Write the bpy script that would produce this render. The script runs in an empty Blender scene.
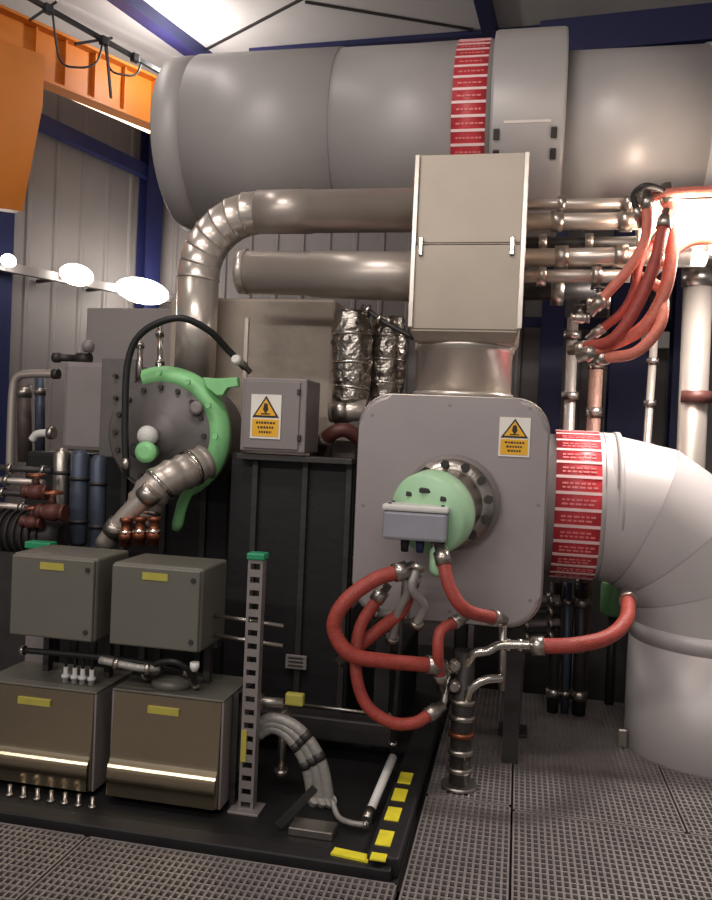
import bpy, bmesh, math, random
from math import sin, cos, pi, radians, sqrt
from mathutils import Vector, Matrix
random.seed(7)
C = bpy.context.scene.collection
sc = bpy.context.scene

# ------------------------------------------------------------------ camera
EYE = 1.65
a, p, r = radians(11.5), radians(1.0), radians(2.5)
F = Vector((-sin(a)*cos(p), cos(a)*cos(p), -sin(p)))
R0 = Vector((cos(a), sin(a), 0)); U0 = R0.cross(F)
RT = R0*cos(r) + U0*sin(r); UP = U0*cos(r) - R0*sin(r)
cam = bpy.data.cameras.new('camera'); co = bpy.data.objects.new('camera', cam); C.objects.link(co)
M3 = Matrix((RT, UP, -F)).transposed()
co.matrix_world = Matrix.Translation((0, 0, EYE)) @ M3.to_4x4()
cam.sensor_fit = 'VERTICAL'; cam.sensor_height = 36; cam.lens = 804/900*36; cam.clip_end = 60
sc.camera = co

def ray(x, y): return F*804 + RT*(x-356) - UP*(y-450)
def A(x, y, Y):                      # where the sight line of a measured point meets the upright plane at depth Y
    d = ray(x, y); t = Y/d.y
    return Vector((d.x*t, Y, EYE + d.z*t))
def AZ(x, y, Z):
    d = ray(x, y); t = (Z-EYE)/d.z
    return Vector((d.x*t, d.y*t, Z))

# ------------------------------------------------------------------ materials
def lin(c): c /= 255; return c/12.92 if c <= .04045 else ((c+.055)/1.055)**2.4
MATS = {}
def mat(name, rgb, metal=0, rough=.5, bump=0, bscale=40, var=0, vscale=6, emit=0, stretch=None, detail=3):
    m = bpy.data.materials.new(name); m.use_nodes = True; MATS[name] = m
    nt = m.node_tree; b = nt.nodes['Principled BSDF']; L = nt.links
    col = (lin(rgb[0]), lin(rgb[1]), lin(rgb[2]), 1)
    b.inputs['Base Color'].default_value = col
    b.inputs['Metallic'].default_value = metal; b.inputs['Roughness'].default_value = rough
    tc = nt.nodes.new('ShaderNodeTexCoord'); vec = tc.outputs['Object']
    if stretch:
        mp = nt.nodes.new('ShaderNodeMapping'); mp.inputs['Scale'].default_value = stretch
        L.new(vec, mp.inputs['Vector']); vec = mp.outputs['Vector']
    if var or True:
        n = nt.nodes.new('ShaderNodeTexNoise'); n.inputs['Scale'].default_value = vscale; n.inputs['Detail'].default_value = detail
        L.new(vec, n.inputs['Vector'])
        k = var if var else .08
        rp = nt.nodes.new('ShaderNodeMapRange'); rp.inputs['From Min'].default_value = .3; rp.inputs['From Max'].default_value = .7
        rp.inputs['To Min'].default_value = 1-k; rp.inputs['To Max'].default_value = 1+k
        L.new(n.outputs['Fac'], rp.inputs['Value'])
        mx = nt.nodes.new('ShaderNodeVectorMath'); mx.operation = 'SCALE'; mx.inputs[0].default_value = col[:3]
        L.new(rp.outputs['Result'], mx.inputs['Scale']); L.new(mx.outputs['Vector'], b.inputs['Base Color'])
    if bump:
        n2 = nt.nodes.new('ShaderNodeTexNoise'); n2.inputs['Scale'].default_value = bscale; n2.inputs['Detail'].default_value = 2
        L.new(vec, n2.inputs['Vector'])
        bp = nt.nodes.new('ShaderNodeBump'); bp.inputs['Strength'].default_value = bump; bp.inputs['Distance'].default_value = .02
        L.new(n2.outputs['Fac'], bp.inputs['Height']); L.new(bp.outputs['Normal'], b.inputs['Normal'])
    if emit:
        b.inputs['Emission Color'].default_value = (*col[:3], 1); b.inputs['Emission Strength'].default_value = emit
    return m
def M(n): return MATS[n]
mat('duct_jacket', (164,159,157), .1, .46, .05, 3, .04, 3)
mat('duct_jacket_fine', (172,167,165), .15, .42, .05, 3, .04, 3)
mat('elbow_jacket', (180,174,173), .1, .42, .05, 3, .04, 3)
mat('pipe_cladding', (188,177,168), .6, .36, .06, 8, .05, 5)
mat('bright_cladding', (212,202,192), .7, .28, .05, 14, .05, 5)
mat('brushed_steel', (150,143,132), .95, .34, .1, 30, .08, 3, stretch=(1,1,20))
mat('curved_steel', (182,168,142), 1, .24, .02, 20, .05, 3)
mat('hood_steel', (168,156,142), .3, .4, .04, 6, .05, 4)
mat('plate_grey', (158,149,149), .3, .42, .04, 5, .05, 3)
mat('foil', (165,158,150), 1, .28, .9, 22, .15, 12)
mat('casing_beige', (158,145,132), .2, .5, .25, 10, .12, 4)
mat('casing_grey', (132,124,122), .1, .5, .05, 8, .06, 4)
mat('cabinet_grey', (104,101,92), .15, .42, .04, 10, .05, 4)
mat('brown_panel', (96,84,78), .3, .5, .1, 8, .1, 4)
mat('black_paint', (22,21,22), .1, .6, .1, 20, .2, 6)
mat('black_rubber', (24,24,25), 0, .55)
mat('dark_steel', (64,61,60), .5, .5, .1, 20, .15, 8)
mat('machine_face', (98,93,91), .15, .5, .15, 12, .12, 6)
mat('green_paint', (138,205,138), .0, .42, .06, 20, .08, 8)
mat('pale_green', (172,212,172), .0, .4, .04, 20, .05, 8)
mat('cap_green', (38,140,96), 0, .4)
mat('actuator_grey', (142,142,150), .05, .4)
mat('blue_paint', (32,36,80), .05, .45, .04, 10, .08, 4)
mat('blue_grey', (74,82,98), .3, .45)
mat('orange_paint', (196,112,30), .0, .5, .04, 8, .07, 3)
mat('wall_sheet', (126,119,117), .05, .55, .02, 8, .05, 2)
mat('ceiling_sheet', (205,200,197), .0, .6, .04, 4, .06, 1.5)
mat('concrete', (84,79,77), 0, .8, .3, 20, .2, 4)
mat('grating_steel', (142,134,132), .4, .45, .05, 30, .12, 6)
mat('kerb_black', (30,28,30), 0, .5, .1, 20, .2, 5)
mat('hazard_yellow', (225,210,50), 0, .5, 0, 1, .1, 20)
mat('label_yellow', (170,160,70), 0, .5, 0, 1, .08, 20)
mat('tape_red', (190,52,60), 0, .45, 0, 1, .12, 20)
mat('tape_print', (240,205,205), 0, .5)
mat('sign_white', (232,226,216), 0, .45)
mat('sign_yellow', (236,176,40), 0, .45)
mat('sign_black', (40,34,26), 0, .5)
mat('red_hose', (160,66,56), 0, .5, .25, 120, .12, 30)
mat('salmon_hose', (205,116,98), 0, .5, .25, 120, .12, 30)
mat('copper', (140,84,62), .8, .4, .1, 30, .15, 20)
mat('rust_paint', (92,52,46), .2, .5, .1, 20, .15, 10)
mat('braid', (150,114,100), .4, .45, .3, 120, .15, 30)
mat('chrome', (205,200,192), 1, .18)
mat('fitting_steel', (176,168,160), .95, .3, .05, 30, .1, 10)
mat('cable_grey', (150,146,140), .2, .4, .2, 60, .1, 10)
mat('white_plastic', (215,212,208), 0, .45)
mat('lamp_white', (255,250,240), 0, .5, emit=26)
mat('lamp_warm', (255,236,206), 0, .5, emit=9)

# ------------------------------------------------------------------ mesh helpers
def V(*q): return Vector(q)
def box(bm, x0, x1, y0, y1, z0, z1, bevel=0, seg=2):
    mt = Matrix.Translation(((x0+x1)/2, (y0+y1)/2, (z0+z1)/2)) @ Matrix.Diagonal((abs(x1-x0), abs(y1-y0), abs(z1-z0), 1))
    g = bmesh.ops.create_cube(bm, size=1, matrix=mt)
    if bevel:
        es = list({e for v in g['verts'] for e in v.link_edges})
        bmesh.ops.bevel(bm, geom=es, offset=bevel, segments=seg, affect='EDGES', profile=.5)
def obox(bm, c, ax, ay, az, sx, sy, sz, bevel=0):     # oriented box: centre, three unit axes, sizes
    m3 = Matrix((ax.normalized()*sx, ay.normalized()*sy, az.normalized()*sz)).transposed()
    g = bmesh.ops.create_cube(bm, size=1, matrix=Matrix.Translation(c) @ m3.to_4x4())
    if bevel:
        bmesh.ops.bevel(bm, geom=list({e for v in g['verts'] for e in v.link_edges}), offset=bevel, segments=2, affect='EDGES', profile=.5)
def beam(bm, p0, p1, w, h, up=V(0,0,1), bevel=0):
    d = (p1-p0); L = d.length; d.normalize()
    s = d.cross(up).normalized(); u = s.cross(d)
    obox(bm, (p0+p1)/2, d, s, u, L, w, h, bevel)
def lathe(bm, p0, ax, prof, seg=40, caps=True):       # profile of (distance along axis, radius)
    ax = ax.normalized(); s = ax.orthogonal().normalized(); t = ax.cross(s)
    rings = []
    for d, rr in prof:
        rings.append([bm.verts.new(p0+ax*d+(s*cos(2*pi*k/seg)+t*sin(2*pi*k/seg))*rr) for k in range(seg)])
    for A_, B_ in zip(rings, rings[1:]):
        for k in range(seg):
            f = bm.faces.new((A_[k], A_[(k+1)%seg], B_[(k+1)%seg], B_[k])); f.smooth = True
    if caps:
        bm.faces.new(list(reversed(rings[0]))); bm.faces.new(rings[-1])
def cyl(bm, p0, p1, r0, r1=None, seg=24, caps=True):
    lathe(bm, p0, p1-p0, [(0, r0), ((p1-p0).length, r0 if r1 is None else r1)], seg, caps)
def annulus(bm, c, ax, ro, ri, th, seg=48):           # washer / flange ring
    lathe(bm, c, ax, [(0, ri), (0, ro), (th*.15+.0, ro), (th, ro), (th, ri), (0, ri)], seg, False)
def cr(pts, n=8):
    P = [Vector(q) for q in pts]; P = [P[0]*2-P[1]] + P + [P[-1]*2-P[-2]]; out = []
    for i in range(1, len(P)-2):
        for k in range(n):
            t = k/n; a_, b_, c_, d_ = P[i-1], P[i], P[i+1], P[i+2]
            out.append(.5*((2*b_)+(-a_+c_)*t+(2*a_-5*b_+4*c_-d_)*t*t+(-a_+3*b_-3*c_+d_)*t**3))
    out.append(P[-2]); return out
def tube(bm, pts, rad, seg=12, caps=True, smooth=True):
    pts = [Vector(q) for q in pts]; n = len(pts)
    rs = rad if isinstance(rad, (list, tuple)) else [rad]*n
    T = [(pts[min(i+1, n-1)]-pts[max(i-1, 0)]).normalized() for i in range(n)]
    s = T[0].orthogonal().normalized(); rings = []
    for i in range(n):
        s = (s-T[i]*s.dot(T[i])).normalized(); t = T[i].cross(s)
        rings.append([bm.verts.new(pts[i]+(s*cos(2*pi*k/seg)+t*sin(2*pi*k/seg))*rs[i]) for k in range(seg)])
    for A_, B_ in zip(rings, rings[1:]):
        for k in range(seg):
            f = bm.faces.new((A_[k], A_[(k+1)%seg], B_[(k+1)%seg], B_[k])); f.smooth = smooth
    if caps: bm.faces.new(list(reversed(rings[0]))); bm.faces.new(rings[-1])
def prism(bm, outline, y0, y1, bevel=0, axis='Y'):    # outline in (x, z), extruded in depth
    fn = (lambda u, w, d: V(u, d, w)) if axis == 'Y' else (lambda u, w, d: V(d, u, w))
    f0 = [bm.verts.new(fn(u, w, y0)) for u, w in outline]; f1 = [bm.verts.new(fn(u, w, y1)) for u, w in outline]
    n = len(outline)
    fa = bm.faces.new(f0); fb = bm.faces.new(list(reversed(f1)))
    for k in range(n): bm.faces.new((f0[(k+1)%n], f0[k], f1[k], f1[(k+1)%n]))
    if bevel:
        bmesh.ops.bevel(bm, geom=list(fa.edges)+list(fb.edges), offset=bevel, segments=2, affect='EDGES', profile=.5)
def rrect(x0, x1, z0, z1, rad, n=8):
    out = []
    for cx, cz, a0 in ((x1-rad, z1-rad, 0), (x0+rad, z1-rad, 90), (x0+rad, z0+rad, 180), (x1-rad, z0+rad, 270)):
        for k in range(n+1):
            t = radians(a0+90*k/n); out.append((cx+rad*cos(t), cz+rad*sin(t)))
    return out
def new(): return bmesh.new()
def mk(fn, *args, **k):
    b = new(); fn(b, *args, **k); return b
def wloc(o):
    v = Vector((0, 0, 0))
    while o: v += o.location; o = o.parent
    return v
def obj(name, bm, m, parent=None, kind=None):
    bmesh.ops.recalc_face_normals(bm, faces=bm.faces)
    if parent is not None: off = wloc(parent)
    else:
        xs = [v.co for v in bm.verts]
        off = V((min(v.x for v in xs)+max(v.x for v in xs))/2, (min(v.y for v in xs)+max(v.y for v in xs))/2, min(v.z for v in xs))
    for v in bm.verts: v.co -= off
    me = bpy.data.meshes.new(name); bm.to_mesh(me); bm.free(); me.materials.append(M(m) if isinstance(m, str) else m)
    o = bpy.data.objects.new(name, me); C.objects.link(o)
    if parent is not None: o.parent = parent
    else: o.location = off
    if kind: o['kind'] = kind
    return o
def tag(o, label, cat, group=None):
    o['label'] = label; o['category'] = cat
    if group: o['group'] = group
    return o
def thing(name, label, cat, loc, group=None):
    o = bpy.data.objects.new(name, None); C.objects.link(o); o.location = Vector(loc); o.empty_display_size = .1
    return tag(o, label, cat, group)
def struct(name, bm, m, parent=None): return obj(name, bm, m, parent, None if parent else 'structure')
def bolts(parent, c, ax, rad, n, size, m='fitting_steel', name='bolt', th=.02, a0=0, only=None):
    ax = ax.normalized(); s = V(0,0,1) if abs(ax.z) < .9 else V(1,0,0)
    s = (s-ax*s.dot(ax)).normalized(); t = ax.cross(s)
    for k in range(n):
        an = a0+2*pi*k/n
        if only and not only(math.degrees(an) % 360): continue
        q = c+(s*cos(an)+t*sin(an))*rad
        obj(name, mk(lathe, q, ax, [(0, size), (th, size)], 6), m, parent)

# ------------------------------------------------------------------ setting
b = new(); box(b, -7, 7, -1, 9.5, -.34, -.3); struct('floor', b, 'concrete')
WD = V(.457, .889, 0); WN = V(.889, -.457, 0)           # left wall runs away to the right; WN points into the room
WC = A(152, 300, 8.6); WC.z = 0
CEIL = 5.3
def sheet(bm, p0, d, n, L, z0, z1, pitch=.3, dep=.016):
    k = int(L/pitch)+1; prof = []
    for i in range(k):
        x = i*pitch
        prof += [(x, 0), (x+pitch*.78, 0), (x+pitch*.84, dep), (x+pitch*.94, dep)]
    cols = [(bm.verts.new(p0+d*u+n*w+V(0,0,z0)), bm.verts.new(p0+d*u+n*w+V(0,0,z1))) for u, w in prof]
    for A_, B_ in zip(cols, cols[1:]): bm.faces.new((A_[0], B_[0], B_[1], A_[1]))
    back = [(bm.verts.new(p0+d*u-n*.08+V(0,0,z0)), bm.verts.new(p0+d*u-n*.08+V(0,0,z1))) for u in (0, prof[-1][0])]
    bm.faces.new((back[0][0], back[1][0], back[1][1], back[0][1]))
b = new(); sheet(b, WC-WD*9, WD, WN, 9, -.3, CEIL+.5); struct('wall_left', b, 'wall_sheet')
b = new(); sheet(b, WC, V(1,0,0), V(0,-1,0), 11, -.3, CEIL+.5); struct('wall_back', b, 'wall_sheet')
b = new(); box(b, -9, 8, -4, 9.4, CEIL, CEIL+.06)
struct('ceiling', b, 'ceiling_sheet')
# ceiling sheet joints
def cbeam(n, q0, q1, z, w, h, m, ext0=0, ext1=0):
    p0, p1 = AZ(*q0, z), AZ(*q1, z); d = (p1-p0).normalized(); p0 -= d*ext0; p1 += d*ext1
    return struct(n, mk(beam, p0, p1, w, h), m)
cbeam('trim_1', (125,0), (190,48), CEIL-.06, .14, .12, 'blue_paint', 2.0, 1.5)
cbeam('trim_2', (483,0), (491,34), CEIL-.06, .12, .12, 'blue_paint', 2.0, 3)
cbeam('trim_3', (300,48), (480,34), CEIL-.02, .07, .04, 'blue_paint', .5, 3)
cbeam('trim_4', (300,0), (205,50), CEIL-.005, .03, .012, 'dark_steel', 1, 0)
cbeam('trim_5', (305,2), (462,28), CEIL-.005, .03, .012, 'dark_steel', 0, .1)
b = new(); beam(b, A(540,46,6.4), A(712,22,6.4)+V(1,0,0), .25, .26); struct('trim_6', b, 'blue_paint')
b = new(); beam(b, A(540,75,6.9), A(712,62,6.9)+V(1,0,0), .08, .34); struct('trim_7', b, 'wall_sheet')

def AW(x, y, off=0):              # meets a plane parallel to the left wall, `off` metres inside the room
    q = WC+WN*off; d = ray(x, y); t = (q-V(0,0,EYE)).dot(WN)/d.dot(WN)
    return V(0,0,EYE)+d*t
# steel columns and rails
def column(name, base, d, w, dep, z1, m='blue_paint'):
    s = V(-d.y, d.x, 0)
    b = new()
    obox(b, base+s*(dep/2)+V(0,0,z1/2-.15), d, s, V(0,0,1), w, .014, z1+.3)
    obox(b, base-s*(dep/2)+V(0,0,z1/2-.15), d, s, V(0,0,1), w, .014, z1+.3)
    obox(b, base+V(0,0,z1/2-.15), d, s, V(0,0,1), .012, dep, z1+.3)
    return struct(name, b, m)
column('trim_8', WC-WD*.16+WN*.12, WD, .2, .16, CEIL)
q = AW(-3, 330, .15); q.z = 0; column('trim_9', q, WD, .16, .2, CEIL)
for i, x in enumerate((549, 625, 683)):
    q = A(x, 400, 8.3); q.z = 0; column('trim_%d' % (10+i), q, V(1,0,0), (.22,.34,.26)[i], .22, CEIL)
p0, p1 = AW(40,122,.1), AW(146,172,.1); d = (p1-p0).normalized()
struct('trim_13', mk(beam, p0-d*2, p1+d*.1, .1, .14), 'blue_paint')
# horizontal blue rail across the back wall
p0, p1 = A(530,322,8.45), A(712,326,8.45)
struct('trim_14', mk(beam, p0-V(.5,0,0), p1+V(1,0,0), .06, .1), 'blue_paint')
b = new(); obox(b, A(655,340,8.2), V(1,0,0), V(0,1,0), V(0,0,1), .26, .05, .16, .01)
tag(obj('switch_box', b, 'white_plastic'), 'small pale box on the blue column behind the salmon hoses', 'electrical box')

# orange crane girder along the left wall, with hanging end plate
cr_off = 1.15
t = thing('crane_girder', 'orange painted overhead crane girder at the top left corner', 'crane', AW(70,130,cr_off))
g0, g1 = AW(0,12,cr_off), AW(158,84,cr_off); g2, g3 = AW(40,88,cr_off), AW(158,126,cr_off)
zt = (g0.z+g1.z)/2; zb = (g2.z+g3.z)/2
e0 = g0-WD*2.2; e1 = g1+WD*.5
def wz(q, z): return V(q.x, q.y, z)
obj('web', mk(beam, wz(e0,(zt+zb)/2), wz(e1,(zt+zb)/2), .03, zt-zb), 'orange_paint', t)
for z in (zt, zb): obj('flange', mk(beam, wz(e0,z)+WN*.03, wz(e1,z)+WN*.03, .16, .025), 'orange_paint', t)
for k in range(5):
    q = AW(32+30*k, 60, cr_off)+WN*.04
    obj('stiffener', mk(obox, wz(q,(zt+zb)/2), WD, WN, V(0,0,1), .014, .06, zt-zb-.03), 'orange_paint', t)
# end plate hanging at left: the wide orange leg
pl = [AW(-60,30,cr_off-.0), AW(34,60,cr_off), AW(32,110,cr_off), AW(12,214,cr_off), AW(-60,205,cr_off)]
b = new()
f0 = [b.verts.new(q+WN*.05) for q in pl]; f1 = [b.verts.new(q+WN*.17) for q in pl]
b.faces.new(f0); b.faces.new(list(reversed(f1)))
for k in range(5): b.faces.new((f0[k], f0[(k+1)%5], f1[(k+1)%5], f1[k]))
obj('end_plate', b, 'orange_paint', t)
# festoon track and cables in front of the girder
fo = 1.75
t = thing('festoon_track', 'dark cable track with looping black cables above the orange girder', 'cable track', AW(60,12,fo))
p0, p1 = AW(40,4,fo), AW(150,66,fo); d = (p1-p0).normalized()
obj('rail', mk(beam, p0-d*.5, p1+d*.3, .03, .035), 'black_paint', t)
p2 = AW(20,-22,fo); obj('rail', mk(beam, AW(30,20,fo), AW(56,2,fo), .02, .02), 'black_paint', t)
for x0, y0, x1, y1, dp in ((52,10,104,38,70), (104,40,142,60,40)):
    pts = [AW(x0,y0,fo), AW(x0+(x1-x0)*.15,y0+dp*.7,fo), AW((x0+x1)/2,(y0+y1)/2+dp*.62,fo), AW(x1-(x1-x0)*.15,y1+dp*.35,fo), AW(x1,y1,fo)]
    obj('festoon_cable', mk(tube, cr(pts,6), .009, 6), 'black_rubber', t)
obj('strut', mk(beam, AW(75,44,fo), AW(112,38,fo), .02, .02), 'black_paint', t)
for x, y in ((48,8),(104,40),(135,57)):
    obj('trolley', mk(obox, AW(x,y+1,fo), WD, WN, V(0,0,1), .07, .06, .07, .01), 'black_paint', t)
obj('hanger', mk(beam, AW(106,42,fo), AW(111,98,fo), .018, .018), 'dark_steel', t)

# ------------------------------------------------------------------ lamps (left row and right work lamp)
lo = .35
t = thing('cable_trunking', 'pale horizontal trunking along the grey left wall carrying the lamps', 'trunking', AW(60,275,lo))
p0, p1 = AW(0,266,lo), AW(175,300,lo); d = (p1-p0).normalized()
obj('channel', mk(beam, p0-d*1.0, p1+d*.2, .06, .09, bevel=.006), 'casing_grey', t)
for k in range(4):
    q = AW(5+50*k, 270+9*k, lo)-WN*.17
    obj('bracket', mk(obox, q, WD, WN, V(0,0,1), .04, .3, .03), 'dark_steel', t)
def bulk(x, y, L, rr, label, off=lo):
    q = AW(x, y, off)+WN*.09
    t = thing('bulkhead_lamp', label, 'lamp', q, 'lamps along the left wall')
    obj('housing', mk(obox, q-WN*.02, WD, WN, V(0,0,1), L*.8, .04, rr*1.2, .01), 'casing_grey', t)
    b = new(); g = bmesh.ops.create_uvsphere(b, u_segments=24, v_segments=12, radius=1)
    m3 = Matrix((WD*(L/2), WN*rr*.8, V(0,0,rr))).transposed()
    bmesh.ops.transform(b, matrix=Matrix.Translation(q+WN*.03) @ m3.to_4x4(), verts=b.verts)
    for f in b.faces: f.smooth = True
    obj('diffuser', b, 'lamp_white', t)
    return q
LQ = [bulk(2,262,.14,.06,'glowing white lamp at the left picture edge, on the wall trunking'),
      bulk(70,276,.36,.105,'small glowing lamp on the wall trunking, second from the left'),
      bulk(136,292,.66,.135,'largest glowing lamp on the trunking beside the silver pipe elbow')]
# added glowing strip, stands in for the girder's brightly lit lower flange
t = thing('flange_glow_strip', 'glowing strip under the orange crane girder, added for its lit lower flange', 'lamp', AW(100,105,.5))
p0, p1 = AW(52,87,.9), AW(150,130,.9)
obj('housing', mk(beam, p0+V(0,0,.05), p1+V(0,0,.05), .1, .05), 'orange_paint', t)
obj('tube', mk(cyl, p0, p1, .035), mat('flange_glow', (255,226,196), 0, .5, emit=3.5), t)
LB = p1

# ------------------------------------------------------------------ floor gratings (one thing per panel)
def grating(x0, x1, y0, y1, label, pitch=.027, cross=.038, rot=False):
    t = thing('floor_grating', label, 'floor grating', ((x0+x1)/2, (y0+y1)/2, -.03), 'walkway gratings')
    b = new()
    for q in ((x0,x1,y0,y0+.008),(x0,x1,y1-.008,y1),(x0,x0+.008,y0,y1),(x1-.008,x1,y0,y1)): box(b, q[0],q[1],q[2],q[3],-.035,.002)
    obj('frame', b, 'grating_steel', t)
    b = new(); n = int((x1-x0)/pitch)
    for k in range(1, n): x = x0+k*(x1-x0)/n; box(b, x-.0048, x+.0048, y0+.008, y1-.008, -.03, 0)
    n = int((y1-y0)/cross)
    for k in range(1, n): y = y0+k*(y1-y0)/n; box(b, x0+.008, x1-.008, y-.0045, y+.0045, -.014, -.001)
    obj('bars', b, 'grating_steel', t)
    return t
grating(-.35, .035, 1.9, 3.7, 'narrow steel grating beside the yellow-striped kerb, nearest the viewer')
grating(-.35, .035, 3.71, 5.42, 'narrow steel grating behind, under the braided pipe stack')
grating(.045, 1.4, 1.9, 3.66, 'wide steel grating at the bottom right corner')
grating(.045, .78, 3.67, 5.42, 'steel grating left of the large standing grey duct')
grating(.79, 1.75, 3.67, 5.42, 'steel grating that the large standing grey duct comes down on')
grating(-1.62, -.37, 1.9, 2.93, 'front steel grating at the bottom, next to the yellow kerb corner')
grating(-2.75, -1.63, 1.9, 2.93, 'front steel grating at the bottom left corner')
for k, (x0, x1, y0, y1) in enumerate(((-.36,1.75,5.43,5.5), (-.36,1.75,3.62,3.72), (-2.75,-.36,2.88,2.95), (.0,.08,1.9,5.42), (-.4,-.35,1.9,5.42))):
    struct('trim_%d' % (20+k), mk(box, x0, x1, y0, y1, -.3, -.037), 'dark_steel')
# low black skid deck
b = new(); box(b, -3.2, -.37, 2.95, 6.5, -.29, -.02); tag(obj('machine_skid', b, 'black_paint'), 'black steel base deck under the engine and silver cabinets', 'machine base')
b = new(); box(b, -3.2, -.4, 2.96, 3.05, -.02, .03, .006); tag(obj('skid_lip', b, 'kerb_black'), 'black raised lip along the front grating edge', 'kerb')
t = thing('kerb', 'black kerb with yellow hazard dashes beside the right grating', 'kerb', (-.42, 3.5, -.02))
obj('kerb_body', mk(box, -.5, -.375, 3.0, 4.6, -.02, .06, .008), 'kerb_black', t)
for i, (x, y) in enumerate(((409,778),(405,795),(397,814),(388,838),(384,857))):
    q = AZ(x, y, .064); L = .12 if i < 4 else .05
    b = new(); box(b, -.482, -.422, q.y-L/2, q.y+L/2, .058, .064, .0)
    obj('hazard_dash', b, 'hazard_yellow', t)
q = AZ(351, 856, .03); b = new()
obox(b, V(q.x, q.y, .034), V(1,-.12,0), V(.12,1,0), V(0,0,1), .15, .05, .008)
tag(obj('hazard_tape', b, 'hazard_yellow'), 'yellow tape piece on the black lip at the corner', 'tape')

# ------------------------------------------------------------------ large exhaust duct
DY, DZ, DR = 5.35, 3.635, .58
zt, zb = A(300,44,DY).z, A(165,240,DY).z
def band(parent, c, ax, rad, w, n=26, span=(0,360), arcs=None):
    ax = ax.normalized()
    tp = obj('red_tape', mk(lathe, c-ax*w/2, ax, [(0, rad), (0, rad+.004), (w, rad+.004), (w, rad)], 56, False), 'tape_red', parent)
    s = V(0,-1,0) if abs(ax.y) < .5 else V(1,0,0); s = (s-ax*s.dot(ax)).normalized(); tt = ax.cross(s)
    b = new(); b2 = new()
    for k in range(n):
        an = 2*pi*k/n
        rd = s*cos(an)+tt*sin(an); tg = ax.cross(rd)
        obox(b, c+rd*(rad+.005), ax, tg, rd, w*1.0, .016, .004)
        an += pi/n
        rd = s*cos(an)+tt*sin(an); tg = ax.cross(rd)
        for off in ((-.008, .014) if rad*2*pi/n > .083 else (.002,)):
            x = -w*.36
            while x < w*.34:
                L = w*random.choice((.07, .1, .13))
                obox(b2, c+rd*(rad+.005)+ax*(x+L/2)+tg*off, ax, tg, rd, L, .010, .003); x += L+w*.035
    obj('white_line', b, 'tape_print', tp); obj('lettering', b2, mat_print, tp)
mat_print = mat('tape_faded_print', (226,128,130), 0, .5)
xl = A(186,130,DY).x-.0; x1 = A(214,130,DY).x; x2 = A(348,130,DY).x; x3 = A(496,100,DY).x; x4 = A(563,100,DY).x
t = thing('exhaust_duct', 'huge grey insulated duct spanning the top with a red lettered band', 'duct', (-.5, DY, DZ))
X = V(1,0,0)
obj('end_section', mk(lathe, V(xl,DY,DZ), X, [(0,DR-.035),(.008,DR-.012),(.02,DR),(x1-xl,DR)], 72), 'duct_jacket', t)
obj('jacket_section', mk(lathe, V(x1-.01,DY,DZ), X, [(0,DR+.006),(x2-x1+.01,DR+.006)], 72), 'duct_jacket', t)
obj('jacket_section', mk(lathe, V(x2-.01,DY,DZ), X, [(0,DR),(x3-x2+.03,DR)], 72), 'duct_jacket', t)
obj('sleeve', mk(lathe, V(x3,DY,DZ), X, [(0,DR),(0,DR+.045),(.02,DR+.05),(x4-x3-.02,DR+.05),(x4-x3,DR+.045),(x4-x3,DR-.06)], 72, False), 'duct_jacket_fine', t)
x5 = A(697,100,DY).x
obj('jacket_section', mk(lathe, V(x4-.05,DY,DZ-.03), X, [(0,DR-.06),(x5-x4+.06,DR-.06)], 72), 'duct_jacket_fine', t)
obj('jacket_section', mk(lathe, V(x5,DY,DZ-.03), X, [(0,DR-.052),(1.6,DR-.052)], 72), 'duct_jacket_fine', t)
band(t, V(A(475,100,DY-.5).x-.03, DY, DZ), X, DR, .2, 46)
for x in (x3+.04, x4-.06):
    for dz in (.11, -.02):
        an = .35+dz*1.4
        q = V(x, DY-cos(an)*(DR+.055), DZ-sin(an)*(DR+.055))
        obj('toggle_latch', mk(obox, q, X, V(0,-sin(an),cos(an)), V(0,cos(an),sin(an)), .035, .06, .02, .004), 'dark_steel', t)
an = .22
obj('seam_strip', mk(obox, V((x3+x4)/2, DY-cos(an)*(DR+.05), DZ-sin(an)*(DR+.05)), X, V(0,-sin(an),cos(an)), V(0,cos(an),sin(an)), x4-x3-.16, .015, .006), 'bright_cladding', t)

# ------------------------------------------------------------------ silver elbow pipe behind the hood
PY = 4.55
rr = (A(350,192,PY)-A(350,229,PY)).length/2*1.15
pz = A(350,211,PY).z
xR = A(418,210,PY).x; xe = A(262,210,PY).x
cx = A(198,290,PY).x; zc0 = A(202,300,PY).z
t = thing('clad_pipe', 'shiny segmented silver pipe curving down from beside the hood', 'pipe', (cx, PY, zc0))
RB = min(xe-cx, pz-zc0)
segs = 7; pa = []
for k in range(segs+1):
    th = pi/2*k/segs; pa.append(V(cx+RB-RB*cos(th), PY, pz-RB+RB*sin(th)))
obj('vertical_section', mk(cyl, V(cx,PY,zc0-.5), pa[0], rr, None, 40), 'bright_cladding', t)
for k in range(segs):
    p0, p1 = pa[k], pa[k+1]; d = (p1-p0).normalized()
    tilt0 = pi/2*k/segs; 
    b = new(); lathe(b, p0-d*.022, d, [(0,rr+.002),(.012,rr+.006),(.02,rr+.002),((p1-p0).length+.03,rr)], 40)
    obj('elbow_segment', b, 'bright_cladding', t)
obj('horizontal_section', mk(lathe, pa[-1]-X*.02, X, [(0,rr+.004),((xR-pa[-1].x)*.35,rr+.004),((xR-pa[-1].x)*.35,rr),(xR+.3-pa[-1].x,rr)], 40), 'pipe_cladding', t)
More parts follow.
